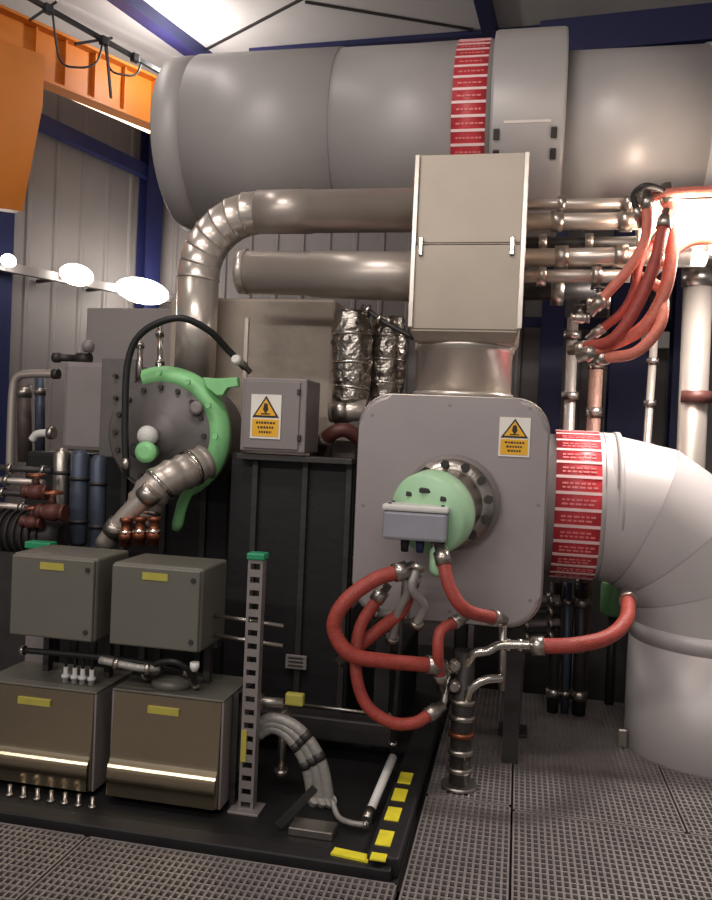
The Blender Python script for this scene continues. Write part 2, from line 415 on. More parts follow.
# lower pipe
PY2 = 4.35
r2 = (A(300,253,PY2)-A(300,296,PY2)).length/2
t = thing('clad_pipe', 'straight silver pipe with capped left end, below the curved one', 'pipe', A(320,275,PY2))
p0 = A(243,272,PY2); p1 = A(420,277,PY2)
obj('pipe_body', mk(lathe, p0, p1-p0, [(0,r2-.02),(.01,r2),((p1-p0).length*.4,r2),((p1-p0).length*.4,r2+.008),((p1-p0).length+.2,r2+.016)], 40), 'pipe_cladding', t)
obj('end_cap', mk(lathe, p0-V(.02,0,0), X, [(0,r2*.6),(.004,r2+.004),(.05,r2+.006)], 40), 'bright_cladding', t)

# ------------------------------------------------------------------ steel hood and outlet
HY = 4.0
c = [A(420,155,HY), A(527,151,HY), A(523,245,HY-.02), A(414,247,HY-.02), A(412,341,HY+.06), A(512,343,HY+.06)]
t = thing('steel_hood', 'tall beige steel hood with a folded seam above the warning panel', 'hood', ((c[3].x+c[2].x)/2, HY+.25, c[4].z))
def loftbox(bm, rows, dep):          # rows of (left, right) front corners from top to bottom, given depth
    rings = []
    for (l, r_), dp in zip(rows, dep):
        rings.append([bm.verts.new(l), bm.verts.new(r_), bm.verts.new(r_+V(0,dp,0)), bm.verts.new(l+V(0,dp,0))])
    for A_, B_ in zip(rings, rings[1:]):
        for k in range(4): bm.faces.new((A_[k], A_[(k+1)%4], B_[(k+1)%4], B_[k]))
    bm.faces.new(rings[0]); bm.faces.new(list(reversed(rings[-1])))
    bmesh.ops.bevel(bm, geom=bm.edges[:], offset=.008, segments=2, affect='EDGES')
xl_, xr_ = (c[0].x+c[3].x)/2, (c[1].x+c[2].x)/2
c0 = [V(xl_,HY,c[0].z), V(xr_,HY,c[1].z), V(xr_,HY,c[2].z), V(xl_,HY,c[3].z)]
zs = (c[2].z+c[3].z)/2
b = new(); loftbox(b, [(V(xl_,HY,c[0].z),V(xr_,HY,c[0].z)), (V(xl_,HY,zs+.016),V(xr_,HY,zs+.016))], (.52,.52)); obj('upper_cover', b, 'hood_steel', t)
b = new(); loftbox(b, [(V(xl_-.012,HY-.008,zs+.01),V(xr_+.006,HY-.008,zs+.01)), (V(xl_-.012,HY+.0,c[4].z+.05),V(xr_+.0,HY+.0,c[4].z+.05)), (V(xl_+.01,HY+.07,c[4].z),V(xr_-.02,HY+.07,c[4].z))], (.53,.53,.42)); obj('lower_cover', b, 'hood_steel', t)
for x in (xl_+.03, xr_-.05):
    obj('toggle_latch', mk(obox, V(x,HY-.016,zs+.0), X, V(0,1,0), V(0,0,1), .022, .018, .09, .004), 'chrome', t)
for x in (xl_-.006, xr_+.002):
    obj('edge_strip', mk(box, x-.012, x+.012, HY-.02, HY+.0, c[4].z+.06, c[0].z-.005, .003), 'bright_cladding', t)
EX = (A(412,370,HY+.1).x+A(510,370,HY+.1).x)/2; er = (A(512,370,HY+.1)-A(411,370,HY+.1)).length/2
t = thing('outlet_neck', 'round shiny steel neck between the hood and grey panel', 'duct', (EX, HY+.33, 1.8))
ez0, ez1 = A(450,397,3.95).z-.01, c[4].z+.02
b = new(); lathe(b, V(EX,HY+.33,ez0), V(0,0,1), [(0,er),(ez1-ez0-.05,er),(ez1-ez0-.05,er+.01),(ez1-ez0,er+.01)], 56); obj('neck_shell', b, 'bright_cladding', t)
b = new(); lathe(b, V(EX,HY+.33,ez0+.02), V(0,0,1), [(0,er),(0,er+.012),(.03,er+.012),(.03,er)], 56, False); obj('bead', b, 'bright_cladding', t)

# ------------------------------------------------------------------ rounded grey valve panel
QY = 3.95
lx, rx, tz, bz = A(356,500,QY).x, A(545,500,QY).x, A(450,397,QY).z, A(450,622,QY).z
t = thing('valve_enclosure', 'grey rounded-corner insulated panel box carrying the green actuator', 'enclosure', ((lx+rx)/2, QY+.3, bz))
b = new(); prism(b, rrect(lx,rx,bz,tz,.16,8), QY, QY+.62, .02)
for f in b.faces: f.smooth = False
obj('panel_box', b, 'plate_grey', t)
b = new(); o1 = rrect(lx-.004,rx+.004,bz-.004,tz+.004,.165,8)
pts = [V(x,QY+.035,z) for x, z in o1]; pts.append(pts[0]); tube(b, pts, .008, 6, False)
obj('edge_bead', b, 'fitting_steel', t)
for k, (x, y) in enumerate(((372,415),(372,596),(530,600),(530,408),(450,405),(450,612),(363,505),(538,505))):
    q = A(x,y,QY)
    if abs(q.x-lx) < .05 or k > 3: pass
    obj('rivet', mk(lathe, q+V(0,.002,0), V(0,-1,0), [(0,.008),(.006,.006)], 10), 'fitting_steel', t)
# valve
vc = A(452,502,QY); ax = V(-.38,-1,-.2).normalized()
t = thing('butterfly_valve', 'bolted steel valve flange with green cover in the grey panel', 'valve', vc)
vr = (A(405,502,QY)-A(497,502,QY)).length/2
obj('mounting_ring', mk(annulus, vc+V(0,.01,0), V(0,-1,0), vr*1.04, vr*.45, .05, 48), 'casing_grey', t)
obj('flange', mk(annulus, vc+V(-.005,-.045,0), V(0,-1,0), vr*.95, vr*.45, .04, 48), 'fitting_steel', t)
bolts(t, vc+V(-.005,-.085,0), V(0,-1,0), vr*.84, 12, .022, 'dark_steel', th=.03, a0=.15)
obj('valve_body', mk(lathe, vc+V(0,-.04,0), ax, [(0,vr*.72),(.1,vr*.72),(.1,vr*.78),(.14,vr*.78)], 40), 'pipe_cladding', t)
gc = A(430,508,QY-.22)
# green cover: domed drum, facing front and slightly left
b = new(); lathe(b, vc+ax*.13, ax, [(0,vr*.8),(.04,vr*.88),(.12,vr*.88),(.15,vr*.8),(.155,vr*.2)], 48); obj('green_cover', b, 'pale_green', t)
fc = vc+ax*.285
for dx, dz, w, h in ((-.075,.10,.03,.022),(.01,.122,.07,.022),(.09,.09,.03,.022)):
    obj('slot', mk(obox, fc+V(dx,.016-.38*dx-.2*dz,dz+.0), X, ax, V(0,0,1), w, .035, h, .004), 'dark_steel', t)
ga = A(415,524,QY-.36)
t = thing('actuator_box', 'blue-grey actuator box on the pale green valve cover', 'actuator', ga)
bw, bh = .29, .17
obj('housing', mk(box, ga.x-bw/2, ga.x+bw/2, ga.y-.02, ga.y+.14, ga.z-bh/2+.01, ga.z+bh/2-.03, .014), 'actuator_grey', t)
obj('lid', mk(box, ga.x-bw/2-.005, ga.x+bw/2+.005, ga.y-.025, ga.y+.13, ga.z+bh/2-.03, ga.z+bh/2, .01), 'white_plastic', t)
for k in range(4):
    obj('lid_screw', mk(lathe, V(ga.x+(-1,1,-1,1)[k]*(bw/2-.025), ga.y+(0,0,.1,.1)[k]+.01, ga.z+bh/2-.001), V(0,0,1), [(0,.009),(.007,.008)], 8), 'dark_steel', t)
for dx, m_ in ((-.05,'black_rubber'),(.02,'blue_paint'),(.09,'fitting_steel')):
    obj('cable_gland', mk(cyl, V(ga.x+dx,ga.y+.06,ga.z-bh/2+.02), V(ga.x+dx,ga.y+.06,ga.z-bh/2-.05), .022, .017, 10), m_, t)
q = A(440,545,QY-.3)
tag(obj('spring_can', mk(lathe, q+V(.0,0,-.0), V(0,0,-1), [(0,.03),(.03,.045),(.12,.045),(.14,.03)], 24), 'pale_green'), 'small pale green can hanging below the valve cover', 'valve part')

# warning signs
def sign(x0, y0, x1, y1, Y, label):
    p = A(x0, y1, Y); q = A(x1, y0, Y); w = q.x-p.x; h = q.z-p.z; cx = (p.x+q.x)/2
    t = thing('warning_sign', label, 'sign', (cx, Y, p.z))
    bk = obj('backing', mk(box, p.x, q.x, Y-.004, Y, p.z, q.z), 'sign_white', t)
    xp = obj('text_panel', mk(box, p.x+w*.06, q.x-w*.06, Y-.006, Y-.003, p.z+h*.05, p.z+h*.44), 'sign_yellow', t)
    b = new(); prism(b, [(cx-w*.44,p.z+h*.48),(cx+w*.44,p.z+h*.48),(cx,p.z+h*.97)], Y-.007, Y-.003); obj('triangle_border', b, 'sign_black', t)
    b = new(); prism(b, [(cx-w*.34,p.z+h*.525),(cx+w*.34,p.z+h*.525),(cx,p.z+h*.90)], Y-.0085, Y-.003); tr = obj('triangle', b, 'sign_yellow', t)
    b = new(); prism(b, [(cx-w*.09,p.z+h*.66),(cx+.0,p.z+h*.56),(cx+w*.09,p.z+h*.66),(cx+w*.05,p.z+h*.8),(cx-w*.05,p.z+h*.8)], Y-.0095, Y-.003); 
    box(b, cx-w*.15, cx+w*.15, Y-.0095, Y-.003, p.z+h*.545, p.z+h*.575)
    obj('symbol', b, 'sign_black', tr)
    b = new()
    for r_ in range(3):
        z = p.z+h*(.36-.105*r_); x = cx-w*.3+w*.05*r_; e = cx+w*.32-w*.05*r_
        while x < e:
            L = w*random.choice((.05,.08,.06)); box(b, x, min(x+L,e), Y-.0075, Y-.004, z-h*.025, z+h*.025); x += L+w*.03
    obj('lettering', b, 'sign_black', xp)
sign(498, 418, 531, 456, QY-.002, 'yellow and white warning sign on the rounded grey valve panel')

# ------------------------------------------------------------------ large grey elbow duct on the right
EY, ERd = 4.75, .42
ez = (A(590,431,EY).z+A(590,579,EY).z)/2; ERd = (A(590,431,EY).z-A(590,579,EY).z)/2*.985
vx = A(629,660,EY).x+ERd*1.0
t = thing('elbow_duct', 'big grey insulated duct bending down to the floor grating at right', 'duct', (vx, EY, 0))
BR = .62
xs0 = A(548,500,EY).x; xs1 = A(612,500,EY).x
obj('flange_collar', mk(lathe, V(rx+.002,EY,ez), X, [(0,ERd-.02),(xs0+.05-rx,ERd-.02),(xs0+.05-rx,ERd),(xs1-rx-.002,ERd)], 64), 'elbow_jacket', t)
band(t, V(A(577,500,EY-.3).x, EY, ez), X, ERd, .235, 30)
n = 4; cxb = vx-BR; czb = ez-BR
pp = [V(cxb+BR*sin(pi/2*k/n), EY, czb+BR*cos(pi/2*k/n)) for k in range(n+1)]
obj('straight_section', mk(lathe, V(xs1-.01,EY,ez), X, [(0,ERd+.006),(max(.03,cxb-xs1+.04),ERd+.006)], 64), 'elbow_jacket', t)
for k in range(n):                                # lobster-back gores: mitred segments
    b = new(); rings = []
    for e, th in ((0, pi/2*k/n), (1, pi/2*(k+1)/n)):
        ra = V(sin(th),0,cos(th)); ring = []
        for j in range(64):
            aa = 2*pi*j/64; off = cos(aa)*ERd+ (.004 if e == 0 else 0)*cos(aa)
            ring.append(b.verts.new(V(cxb,EY,czb)+ra*(BR+off)+V(0,sin(aa)*(ERd+(.004 if e == 0 else 0)),0)))
        rings.append(ring)
    for j in range(64):
        f = b.faces.new((rings[0][j],rings[0][(j+1)%64],rings[1][(j+1)%64],rings[1][j])); f.smooth = True
    obj('elbow_segment', b, 'elbow_jacket', t)
obj('standing_section', mk(lathe, V(vx,EY,.6), V(0,0,1), [(0,ERd),(czb-.6,ERd)], 64), 'elbow_jacket', t)
obj('standing_section', mk(lathe, V(vx,EY,-.3), V(0,0,1), [(0,ERd+.006),(.9,ERd+.006)], 64), 'elbow_jacket', t)
q = V(vx-ERd-.03, EY-.12, A(615,738,EY-.1).z)
obj('foot_tab', mk(obox, q, X, V(0,1,0), V(0,0,1), .05, .03, .13, .01), 'fitting_steel', t)

# ------------------------------------------------------------------ pipes right of the hood, and hoses
def pipe(label, pts, rad, m='fitting_steel', name='pipe', cat='pipe', group=None, flanges=(), smooth=True, fm='fitting_steel', fr=1.6, n=6, collars=True):
    pts = [Vector(q) for q in pts]
    P = cr(pts, n) if len(pts) > 2 and smooth else pts
    t = thing(name, label, cat, pts[0], group)
    obj('pipe_body', mk(tube, P, rad, 16), m, t)
    if collars and not flanges: flanges = (.02, .98)
    L = [0]
    for u, w in zip(P, P[1:]): L.append(L[-1]+(w-u).length)
    for fl in flanges:
        s = fl*L[-1]
        for i in range(len(P)-1):
            if L[i] <= s <= L[i+1]+1e-6:
                d = (P[i+1]-P[i]).normalized(); q = P[i].lerp(P[i+1], (s-L[i])/max(1e-6, L[i+1]-L[i])); break
        obj('collar', mk(cyl, q-d*rad*.7, q+d*rad*.7, rad*fr, None, 12), fm, t)
    return t
g = 'steel pipes between hood and hoses'
hx = 4.45
pipe('uppermost thin steel pipe between hood and salmon hoses', [A(520,205,hx), A(640,203,hx)], .028, 'pipe_cladding', group=g, flanges=(.35,.9))
pipe('second thin steel pipe down, right of the hood', [A(520,222,hx), A(645,221,hx)], .045, 'pipe_cladding', group=g, flanges=(.3,.85), fr=1.25)
pipe('darker third pipe down, right of the hood', [A(520,243,hx+.1), A(636,242,hx+.1)], .03, 'dark_steel', group=g, flanges=(.2,.6))
pipe('fourth pipe down, shiny, right of the hood', [A(520,258,hx), A(690,256,hx)], .05, 'bright_cladding', group=g, flanges=(.25,.6), fr=1.25)
pipe('lowest horizontal pipe right of the hood, above the valves', [A(520,276,hx), A(630,276,hx)], .035, 'pipe_cladding', group=g, flanges=(.2,.7))
pipe('dark pipe passing behind the shiny ones right of the hood', [A(515,292,hx+.3), A(600,291,hx+.3)], .05, 'dark_steel', group=g, flanges=(.5,))
pipe('pale pink jacketed pipe end pointing right behind the hoses', [A(655,252,hx+.25), A(705,250,hx+.25)], .09, 'white_plastic', flanges=(.1,), fr=1.1)
pipe('bundled wide jacket pipe at the far right under the big duct', [A(640,215,hx+.35), A(760,213,hx+.35)], .08, 'pipe_cladding', flanges=(.4,), fr=1.15)
# manifold valves above verticals
def valve(label, c, s, m='fitting_steel', hm='dark_steel'):
    t = thing('gate_valve', label, 'valve', c)
    obj('valve_body', mk(lathe, c-V(s,0,0), X, [(0,s*.55),(s*.3,s*.55),(s*.3,s*.4),(s*.7,s*.6),(s*1.3,s*.6),(s*1.7,s*.4),(s*1.7,s*.55),(s*2,s*.55)], 16), m, t)
    obj('bonnet', mk(cyl, c+V(0,0,s*.4), c+V(0,0,s*1.2), s*.3, s*.2, 12), m, t)
    obj('handwheel', mk(annulus, c+V(0,0,s*1.2), V(0,0,1), s*.7, s*.45, s*.2, 20), hm, t)
    return t
valve('small steel valve above the left vertical pipe', A(580,318,hx), .05)
valve('small steel valve beside the hoses, above the braided riser', A(598,303,hx), .06)
# vertical risers behind the elbow
g = 'vertical pipes behind the elbow duct'
pipe('thin bluish vertical pipe left-most behind the elbow duct', [A(573,318,5.3), V(A(571,450,5.3).x,5.3,-.3)], .035, 'pipe_cladding', group=g, flanges=(.04,.18,.3))
pipe('braided brownish vertical pipe second behind the elbow duct', [A(597,352,5.3), V(A(592,450,5.3).x,5.3,-.3)], .043, 'braid', group=g, flanges=(.03,.15,.3), fr=1.2)
pipe('thin vertical pipe with clamps right of the braided one', [A(654,340,5.3), V(A(640,470,5.3).x,5.3,-.3)], .024, 'pipe_cladding', group=g, flanges=(.05,.15,.25))
t = pipe('thick grey vertical pipe with red band at far right', [A(699,262,5.2), V(A(693,500,5.25).x,5.3,-.3)], .085, 'pipe_cladding', group=g, flanges=(.03,), fr=1.15)
q = A(696,397,5.2); obj('red_band', mk(cyl, q-V(0,0,.035), q+V(0,0,.035), .089, None, 24), 'rust_paint', t)

def hose(label, pts, rad=.028, m='red_hose', group=None, ends=True, cat='hose'):
    P = cr(pts, 8); t = thing('flexible_hose', label, cat, pts[0], group)
    obj('hose', mk(tube, P, rad, 14), m, t)
    if ends:
        for q, d in ((P[0], P[0]-P[2]), (P[-1], P[-1]-P[-3])):
            d.normalize(); obj('end_fitting', mk(lathe, q-d*.02, d, [(0,rad*1.25),(.06,rad*1.25),(.06,rad*.9),(.1,rad*.9)], 12), 'fitting_steel', t)
    return t
g = 'salmon hoses hanging at the upper right'
h0 = 4.2
hose('leftmost salmon hose sweeping down-left from the bright pipes', [A(647,205,h0), A(645,240,h0), A(628,270,h0), A(612,288,h0), A(600,302,h0)], .026, 'salmon_hose', g)
hose('salmon hose hanging longest in the middle of the bundle', [A(668,200,h0+.02), A(672,240,h0), A(665,290,h0-.03), A(640,330,h0-.04), A(592,352,h0)], .032, 'salmon_hose', g)
hose('outer right salmon hose of the bundle, bowing right', [A(650,282,h0+.06), A(662,292,h0+.0), A(660,325,h0-.08), A(636,352,h0-.1), A(604,358,h0)], .028, 'salmon_hose', g)
hose('salmon hose crossing diagonally through the bundle', [A(664,225,h0-.05), A(655,262,h0-.1), A(636,308,h0-.1), A(612,340,h0-.06), A(583,348,h0+.04)], .03, 'red_hose', g)
hose('salmon hose short inner loop of the bundle', [A(655,240,h0+.1), A(640,262,h0+.08), A(634,290,h0+.06), A(622,312,h0+.08), A(600,330,h0+.1)], .022, 'red_hose', g)
hose('salmon hose running right from the top of the bundle', [A(648,198,h0+.05), A(668,194,h0), A(690,192,h0), A(740,190,h0)], .026, 'salmon_hose', g)
hose('salmon hose curling over the pipe at the bundle top', [A(637,212,h0), A(634,195,h0-.02), A(646,186,h0-.05), A(664,192,h0), A(672,205,h0+.04)], .016, 'dark_steel', g)
hose('lower salmon hose stub heading right toward the grey riser', [A(662,262,h0+.1), A(680,245,h0+.12), A(700,238,h0+.14), A(735,240,h0+.14)], .035, 'salmon_hose', g)

# right work lamp behind the hoses
q = A(680,226,4.62)
t = thing('work_lamp', 'glaring warm work lamp behind the salmon hoses', 'lamp', q)
obj('housing', mk(box, q.x-.22, q.x+.22, q.y+.02, q.y+.1, q.z-.16, q.z+.16, .012), 'fitting_steel', t)
obj('diffuser', mk(box, q.x-.205, q.x+.205, q.y+.0, q.y+.03, q.z-.145, q.z+.145, .008), 'lamp_warm', t)
obj('lamp_bracket', mk(beam, V(q.x,q.y+.1,q.z), V(q.x,q.y+.3,q.z), .03, .04), 'dark_steel', t)
LR = V(q.x, q.y, q.z)

# ------------------------------------------------------------------ generator casing, foil wraps
GY = 4.75
def pbox(bm, x0, y0, x1, y1, Y, dep, bevel=.006):
    xm, ym = (x0+x1)/2, (y0+y1)/2
    box(bm, A(x0,ym,Y).x, A(x1,ym,Y).x, Y, Y+dep, A(xm,y1,Y).z, A(xm,y0,Y).z, bevel)
    return A(xm, y1, Y)
t = thing('generator_casing', 'beige grey casing block behind the green ringed flange', 'casing', A(250,620,GY))
obj('body', mk(pbox, 166,298,332,470,GY,.7,.02), 'casing_beige', t)
for x in (182, 210, 245): obj('rib', mk(pbox, x-2,318,x+2,400,GY-.015,.02,.002), 'pipe_cladding', t)
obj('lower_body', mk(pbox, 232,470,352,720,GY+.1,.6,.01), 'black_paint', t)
obj('plinth', mk(box, -1.4, -.6, 4.6, 5.3, -.018, .42, .01), 'black_paint', t)
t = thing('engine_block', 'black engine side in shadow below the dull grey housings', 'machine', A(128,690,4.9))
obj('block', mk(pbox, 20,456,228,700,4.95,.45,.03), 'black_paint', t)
for x in (120, 160, 200): obj('rib', mk(pbox, x-3,470,x+3,690,4.93,.03,.003), 'dark_steel', t)
t = thing('side_panel', 'brownish grey upright panel below the foil-wrapped pipe', 'panel', A(330,640,4.5))
obj('panel', mk(pbox, 306,440,352,612,4.5,.3,.008), 'brown_panel', t)
obj('seam_strip', mk(pbox, 326,442,329,610,4.49,.02,.001), 'dark_steel', t)
t = thing('casing_block', 'grey box-shaped housing at left behind the green flange', 'casing', A(110,360,4.9))
obj('body', mk(pbox, 84,308,168,455,4.9,.5,.01), 'casing_grey', t)
# foil wraps
def wrap(label, pts, rads, seg=28):
    t = thing('foil_wrap', label, 'insulation', pts[0])
    b = new(); P = cr(pts, 10); n = len(P)
    rs = []
    for i in range(n):
        u = i/(n-1)*(len(rads)-1); k = min(int(u), len(rads)-2); rs.append(rads[k]*(1-u+k)+rads[k+1]*(u-k)+random.uniform(-.006,.006))
    tube(b, P, rs, seg)
    for v in b.verts: v.co += V(random.uniform(-.006,.006), random.uniform(-.006,.006), random.uniform(-.006,.006))
    obj('wrap', b, 'foil', t)
    for i in (n//4, n//2, 3*n//4):
        d = (P[i+1]-P[i]).normalized()
        obj('tie_band', mk(cyl, P[i]-d*.008, P[i]+d*.008, rs[i]+.006, None, 24), 'chrome', t)
wrap('crinkled silver foil wrapped pipe left of the hood base', [A(352,312,4.45), A(352,345,4.45), A(352,380,4.45), A(350,402,4.45)], [.10,.115,.11,.10])
wrap('second crumpled foil bundle tucked against the round neck', [A(388,318,4.6), A(388,345,4.6), A(386,375,4.6), A(384,400,4.6)], [.09,.11,.11,.1])
pipe('bright horizontal pipe stub above the rounded panel corner', [A(330,412,4.4), A(368,410,4.4)], .06, 'bright_cladding', flanges=(.3,), fr=1.15)
pipe('brown hose bend under the foil wrap beside the panel', [A(318,450,4.4), A(330,435,4.3), A(345,430,4.3), A(362,440,4.35)], .04, 'rust_paint', flanges=(.3,), fr=1.2)
pipe('small dark diagonal rod with bright nuts behind the hood foot', [A(362,306,4.3), A(384,322,4.3), A(414,338,4.3)], .014, 'dark_steel', flanges=(.12,.36), fm='chrome', fr=2.2)

# ------------------------------------------------------------------ green flanged machine
MY = 4.05
mc = A(163,434,MY); mr = (A(163,434,MY)-A(163,366,MY)).length
ay = V(0.05,-1,0).normalized()
t = thing('turbocharger', 'round dark grey machine end with bright green ring', 'machine', mc)
obj('drum', mk(lathe, mc+V(0,.45,0), -V(0,1,0), [(0,mr*.82),(.35,mr*.86),(.42,mr*.9)], 56), 'machine_face', t)
b = new(); lathe(b, mc+V(0,.05,0), ay, [(0,mr*.84),(0,mr*1.0),(.05,mr*1.0),(.09,mr*.9),(.10,mr*.76),(.05,mr*.76)], 64, False); 
# keep the ring's upper and right-hand arc, as in the photo the lower-left is bare
kill = [f for f in b.faces if (lambda c_: math.degrees(math.atan2(c_.z-mc.z, c_.x-mc.x)))(f.calc_center_median()) not in (0,) and not (-62 < math.degrees(math.atan2(f.calc_center_median().z-mc.z, f.calc_center_median().x-mc.x)) < 112)]
bmesh.ops.delete(b, geom=kill, context='FACES')
obj('green_ring', b, 'green_paint', t)
b = new(); lathe(b, mc+V(0,.0,0), ay, [(0,mr*.80),(.04,mr*.80),(.05,mr*.76),(.05,mr*.3),(.07,mr*.28),(.07,mr*.01)], 56, False); obj('face_plate', b, 'machine_face', t)
bolts(t, mc+ay*.05, ay, mr*.68, 16, .014, 'dark_steel', th=.016)
bolts(t, mc+ay*.08, ay, mr*.88, 12, .016, 'green_paint', th=.02, only=lambda an: an < 20 or an > 215)
# green lug and strut to the right
pz_ = lambda *ps: [(A(x,y,MY).x, A(x,y,MY).z) for x, y in ps]
obj('lug', mk(prism, pz_((241,387),(240,378),(222,379),(206,378),(210,388),(220,396),(226,396),(230,387)), MY-.05, MY+.0, .006), 'green_paint', t)
0 and obj('lug', mk(prism, [(A(226,420,MY).x,A(226,420,MY).z),(A(240,420,MY).x,A(240,422,MY).z),(A(238,438,MY).x,A(238,438,MY).z),(A(222,440,MY).x,A(222,444,MY).z)], MY-.03, MY+.03, .004), 'green_paint', t)
obj('green_arm', mk(tube, cr([A(210,468,MY-.05), A(196,482,MY-.05), A(184,500,MY-.02), A(176,530,MY)], 5), [.045]*6+[.03]*9+[.022], 12), 'green_paint', t)
q = A(197,408,MY-.06); obj('round_cap', mk(lathe, q, ay, [(0,.035),(.02,.035),(.025,.02)], 20), 'casing_grey', t)
# centre gauge stuff
q = A(150,436,MY-.1)
obj('hub_knob', mk(lathe, q, ay, [(0,.05),(.04,.055),(.07,.04),(.08,.01)], 24), 'white_plastic', t)
q = A(152,452,MY-.14)
t2 = thing('green_valve', 'small green valve with bright rim on the machine face', 'valve', q)
obj('valve_body', mk(lathe, q, ay, [(0,.04),(.05,.04),(.06,.055),(.09,.055),(.1,.03)], 24), 'green_paint', t2)
obj('dark_port', mk(lathe, q+V(-.06,0,.01), ay, [(0,.035),(.06,.04),(.08,.03)], 20), 'black_rubber', t2)
# black cable arc
hose('black cable arching over the green ring', [A(126,462,MY-.2), A(125,420,MY-.2), A(128,362,MY-.2), A(143,332,MY-.2), A(178,318,MY-.18), A(208,330,MY-.1), A(228,350,MY), A(240,362,MY+.05)], .018, 'black_rubber', None, True, 'cable')
b = new(); lathe(b, A(238,362,MY+.02), V(0,-1,.3), [(0,.02),(.03,.03),(.05,.02)], 14)
tag(obj('sensor_head', b, 'white_plastic'), 'white sensor knob at the right end of the black arched cable', 'sensor')
pipe('short bright vertical sight tube above the green ring', [A(160,325,MY+.3), A(160,374,MY+.02)], .016, 'chrome', flanges=(.2,.8))
pipe('small vertical rod with bright cap left of the sight tube', [A(140,342,MY+.1), A(140,378,MY+.02)], .016, 'fitting_steel', flanges=(.1,))

# junction box with sign
JY = 4.0
t = thing('junction_box', 'grey junction box with a warning sign right of the green ring', 'electrical box', A(272,455,JY))
obj('body', mk(pbox, 241,378,306,452,JY,.28,.008), 'casing_grey', t)
dr = obj('door', mk(pbox, 244,381,299,449,JY-.012,.014,.004), 'casing_grey', t)
for y in (392, 438): obj('hinge', mk(pbox, 297,y-3,300,y+3,JY-.02,.02,.002), 'dark_steel', dr)
sign(250, 395, 282, 438, JY-.0145, 'yellow and white warning sign on the grey junction box')

# left casing (air cooler) and machinery
t = thing('filter_housing', 'large dull grey housing left of the green ringed flange', 'housing', A(95,450,4.3))
obj('body', mk(pbox, 62,362,132,452,4.3,.5,.03), 'casing_grey', t)
obj('lid_rim', mk(pbox, 100,358,134,458,4.28,.06,.008), 'machine_face', t)
for k in range(4):
    q = A(116, 376+22*k, 4.27); obj('bolt', mk(lathe, q, V(0,-1,0), [(0,.014),(.02,.012)], 6), 'dark_steel', t)
q = A(72,358,4.4); obj('top_fitting', mk(lathe, q-V(.12,0,0), X, [(0,.03),(.04,.03),(.04,.022),(.16,.022),(.16,.035),(.24,.035)], 14), 'dark_steel', t)
q = A(88,352,4.35); obj('vent_cap', mk(lathe, q, V(0,0,1), [(0,.03),(.04,.04),(.07,.02)], 14), 'casing_grey', t)
# handrail at the left
t = thing('handrail', 'grey tube handrail bending down at the left edge', 'handrail', A(12,450,4.9))
obj('rail', mk(tube, cr([A(56,374,4.9), A(30,374,4.9), A(18,377,4.9), A(13,390,4.9), A(11,430,4.9), A(10,470,4.9)], 6), .028, 14), 'pipe_cladding', t)
obj('collar', mk(lathe, A(56,374,4.9)-X*.02, X, [(0,.035),(.04,.035)], 14), 'dark_steel', t)
pipe('short pale tube ending at the grey housing, left', [A(32,440,4.7), A(38,434,4.7), A(54,433,4.7)], .026, 'white_plastic', flanges=(.9,))
pipe('upright copper brown pipe behind the handrail', [A(24,385,5.2), A(25,462,5.2)], .05, 'brown_panel', flanges=(.1,), fr=1.1)
pipe('dark green upright pipe near the grey housing', [A(40,376,5.2), A(40,455,5.2)], .035, 'blue_grey', flanges=(.2,), fr=1.2)
# pump cylinders
for i, (x, r_, y0, y1, m_, lb) in enumerate(((60,.045,448,530,'fitting_steel','silvery upright cylinder left-most below the grey housing'),
        (78,.05,450,545,'blue_grey','blue-grey upright cylinder below the grey housing, centre'),
        (97,.045,455,550,'blue_grey','blue-grey upright cylinder right-most below the grey housing'))):
    p0, p1 = A(x+2,y0,4.2), A(x,y1,4.2)
    t = thing('accumulator', lb, 'cylinder', p1, 'upright cylinders below the grey housing')
    obj('shell', mk(lathe, p1, p0-p1, [(0,r_*.8),(.02,r_),((p0-p1).length-.03,r_),((p0-p1).length,r_*.6)], 24), m_, t)
    obj('foot', mk(cyl, V(p1.x,p1.y,-.02), p1, r_*.5, None, 12), 'dark_steel', t)
    for u in (.25, .7):
        obj('clamp', mk(cyl, p1.lerp(p0,u)-V(0,0,.01), p1.lerp(p0,u)+V(0,0,.01), r_+.006, None, 24), 'dark_steel', t)
g = 'grey rails at the left edge'
for i, (y, m_, w) in enumerate(((468,'dark_steel','topmost'),(480,'pipe_cladding','second'),(492,'dark_steel','third'),(505,'pipe_cladding','lowest'))):
    pipe('%s of four thin horizontal pipes at the left picture edge' % w, [A(-30,y-2,4.0), A(52-8*i,y+3,4.0)], .018, m_, group=g, flanges=(.5,.9))
# rust coloured valve cluster
for i, (x, y, s, lb) in enumerate(((36,492,.07,'rust-brown valve high in the cluster above the left cabinet'),(52,512,.08,'rust-brown valve right in the cluster above the left cabinet'),(32,522,.06,'rust-brown valve low left above the green-capped cabinet'))):
    valve(lb, A(x,y,3.85), s, 'rust_paint', 'copper')
t = thing('pump_motor', 'dark finned motor low behind the left cabinets', 'motor', A(20,545,4.0))
p0 = A(-10,530,4.0); obj('body', mk(lathe, p0, X, [(0,.11),(.42,.11),(.46,.07)], 28), 'dark_steel', t)
obj('stand', mk(box, p0.x+.1, p0.x+.38, p0.y-.08, p0.y+.08, -.02, p0.z-.1), 'dark_steel', t)
for k in range(8): obj('fin', mk(cyl, p0+V(.04+.045*k,0,0), p0+V(.05+.045*k,0,0), .13, None, 28), 'dark_steel', t)
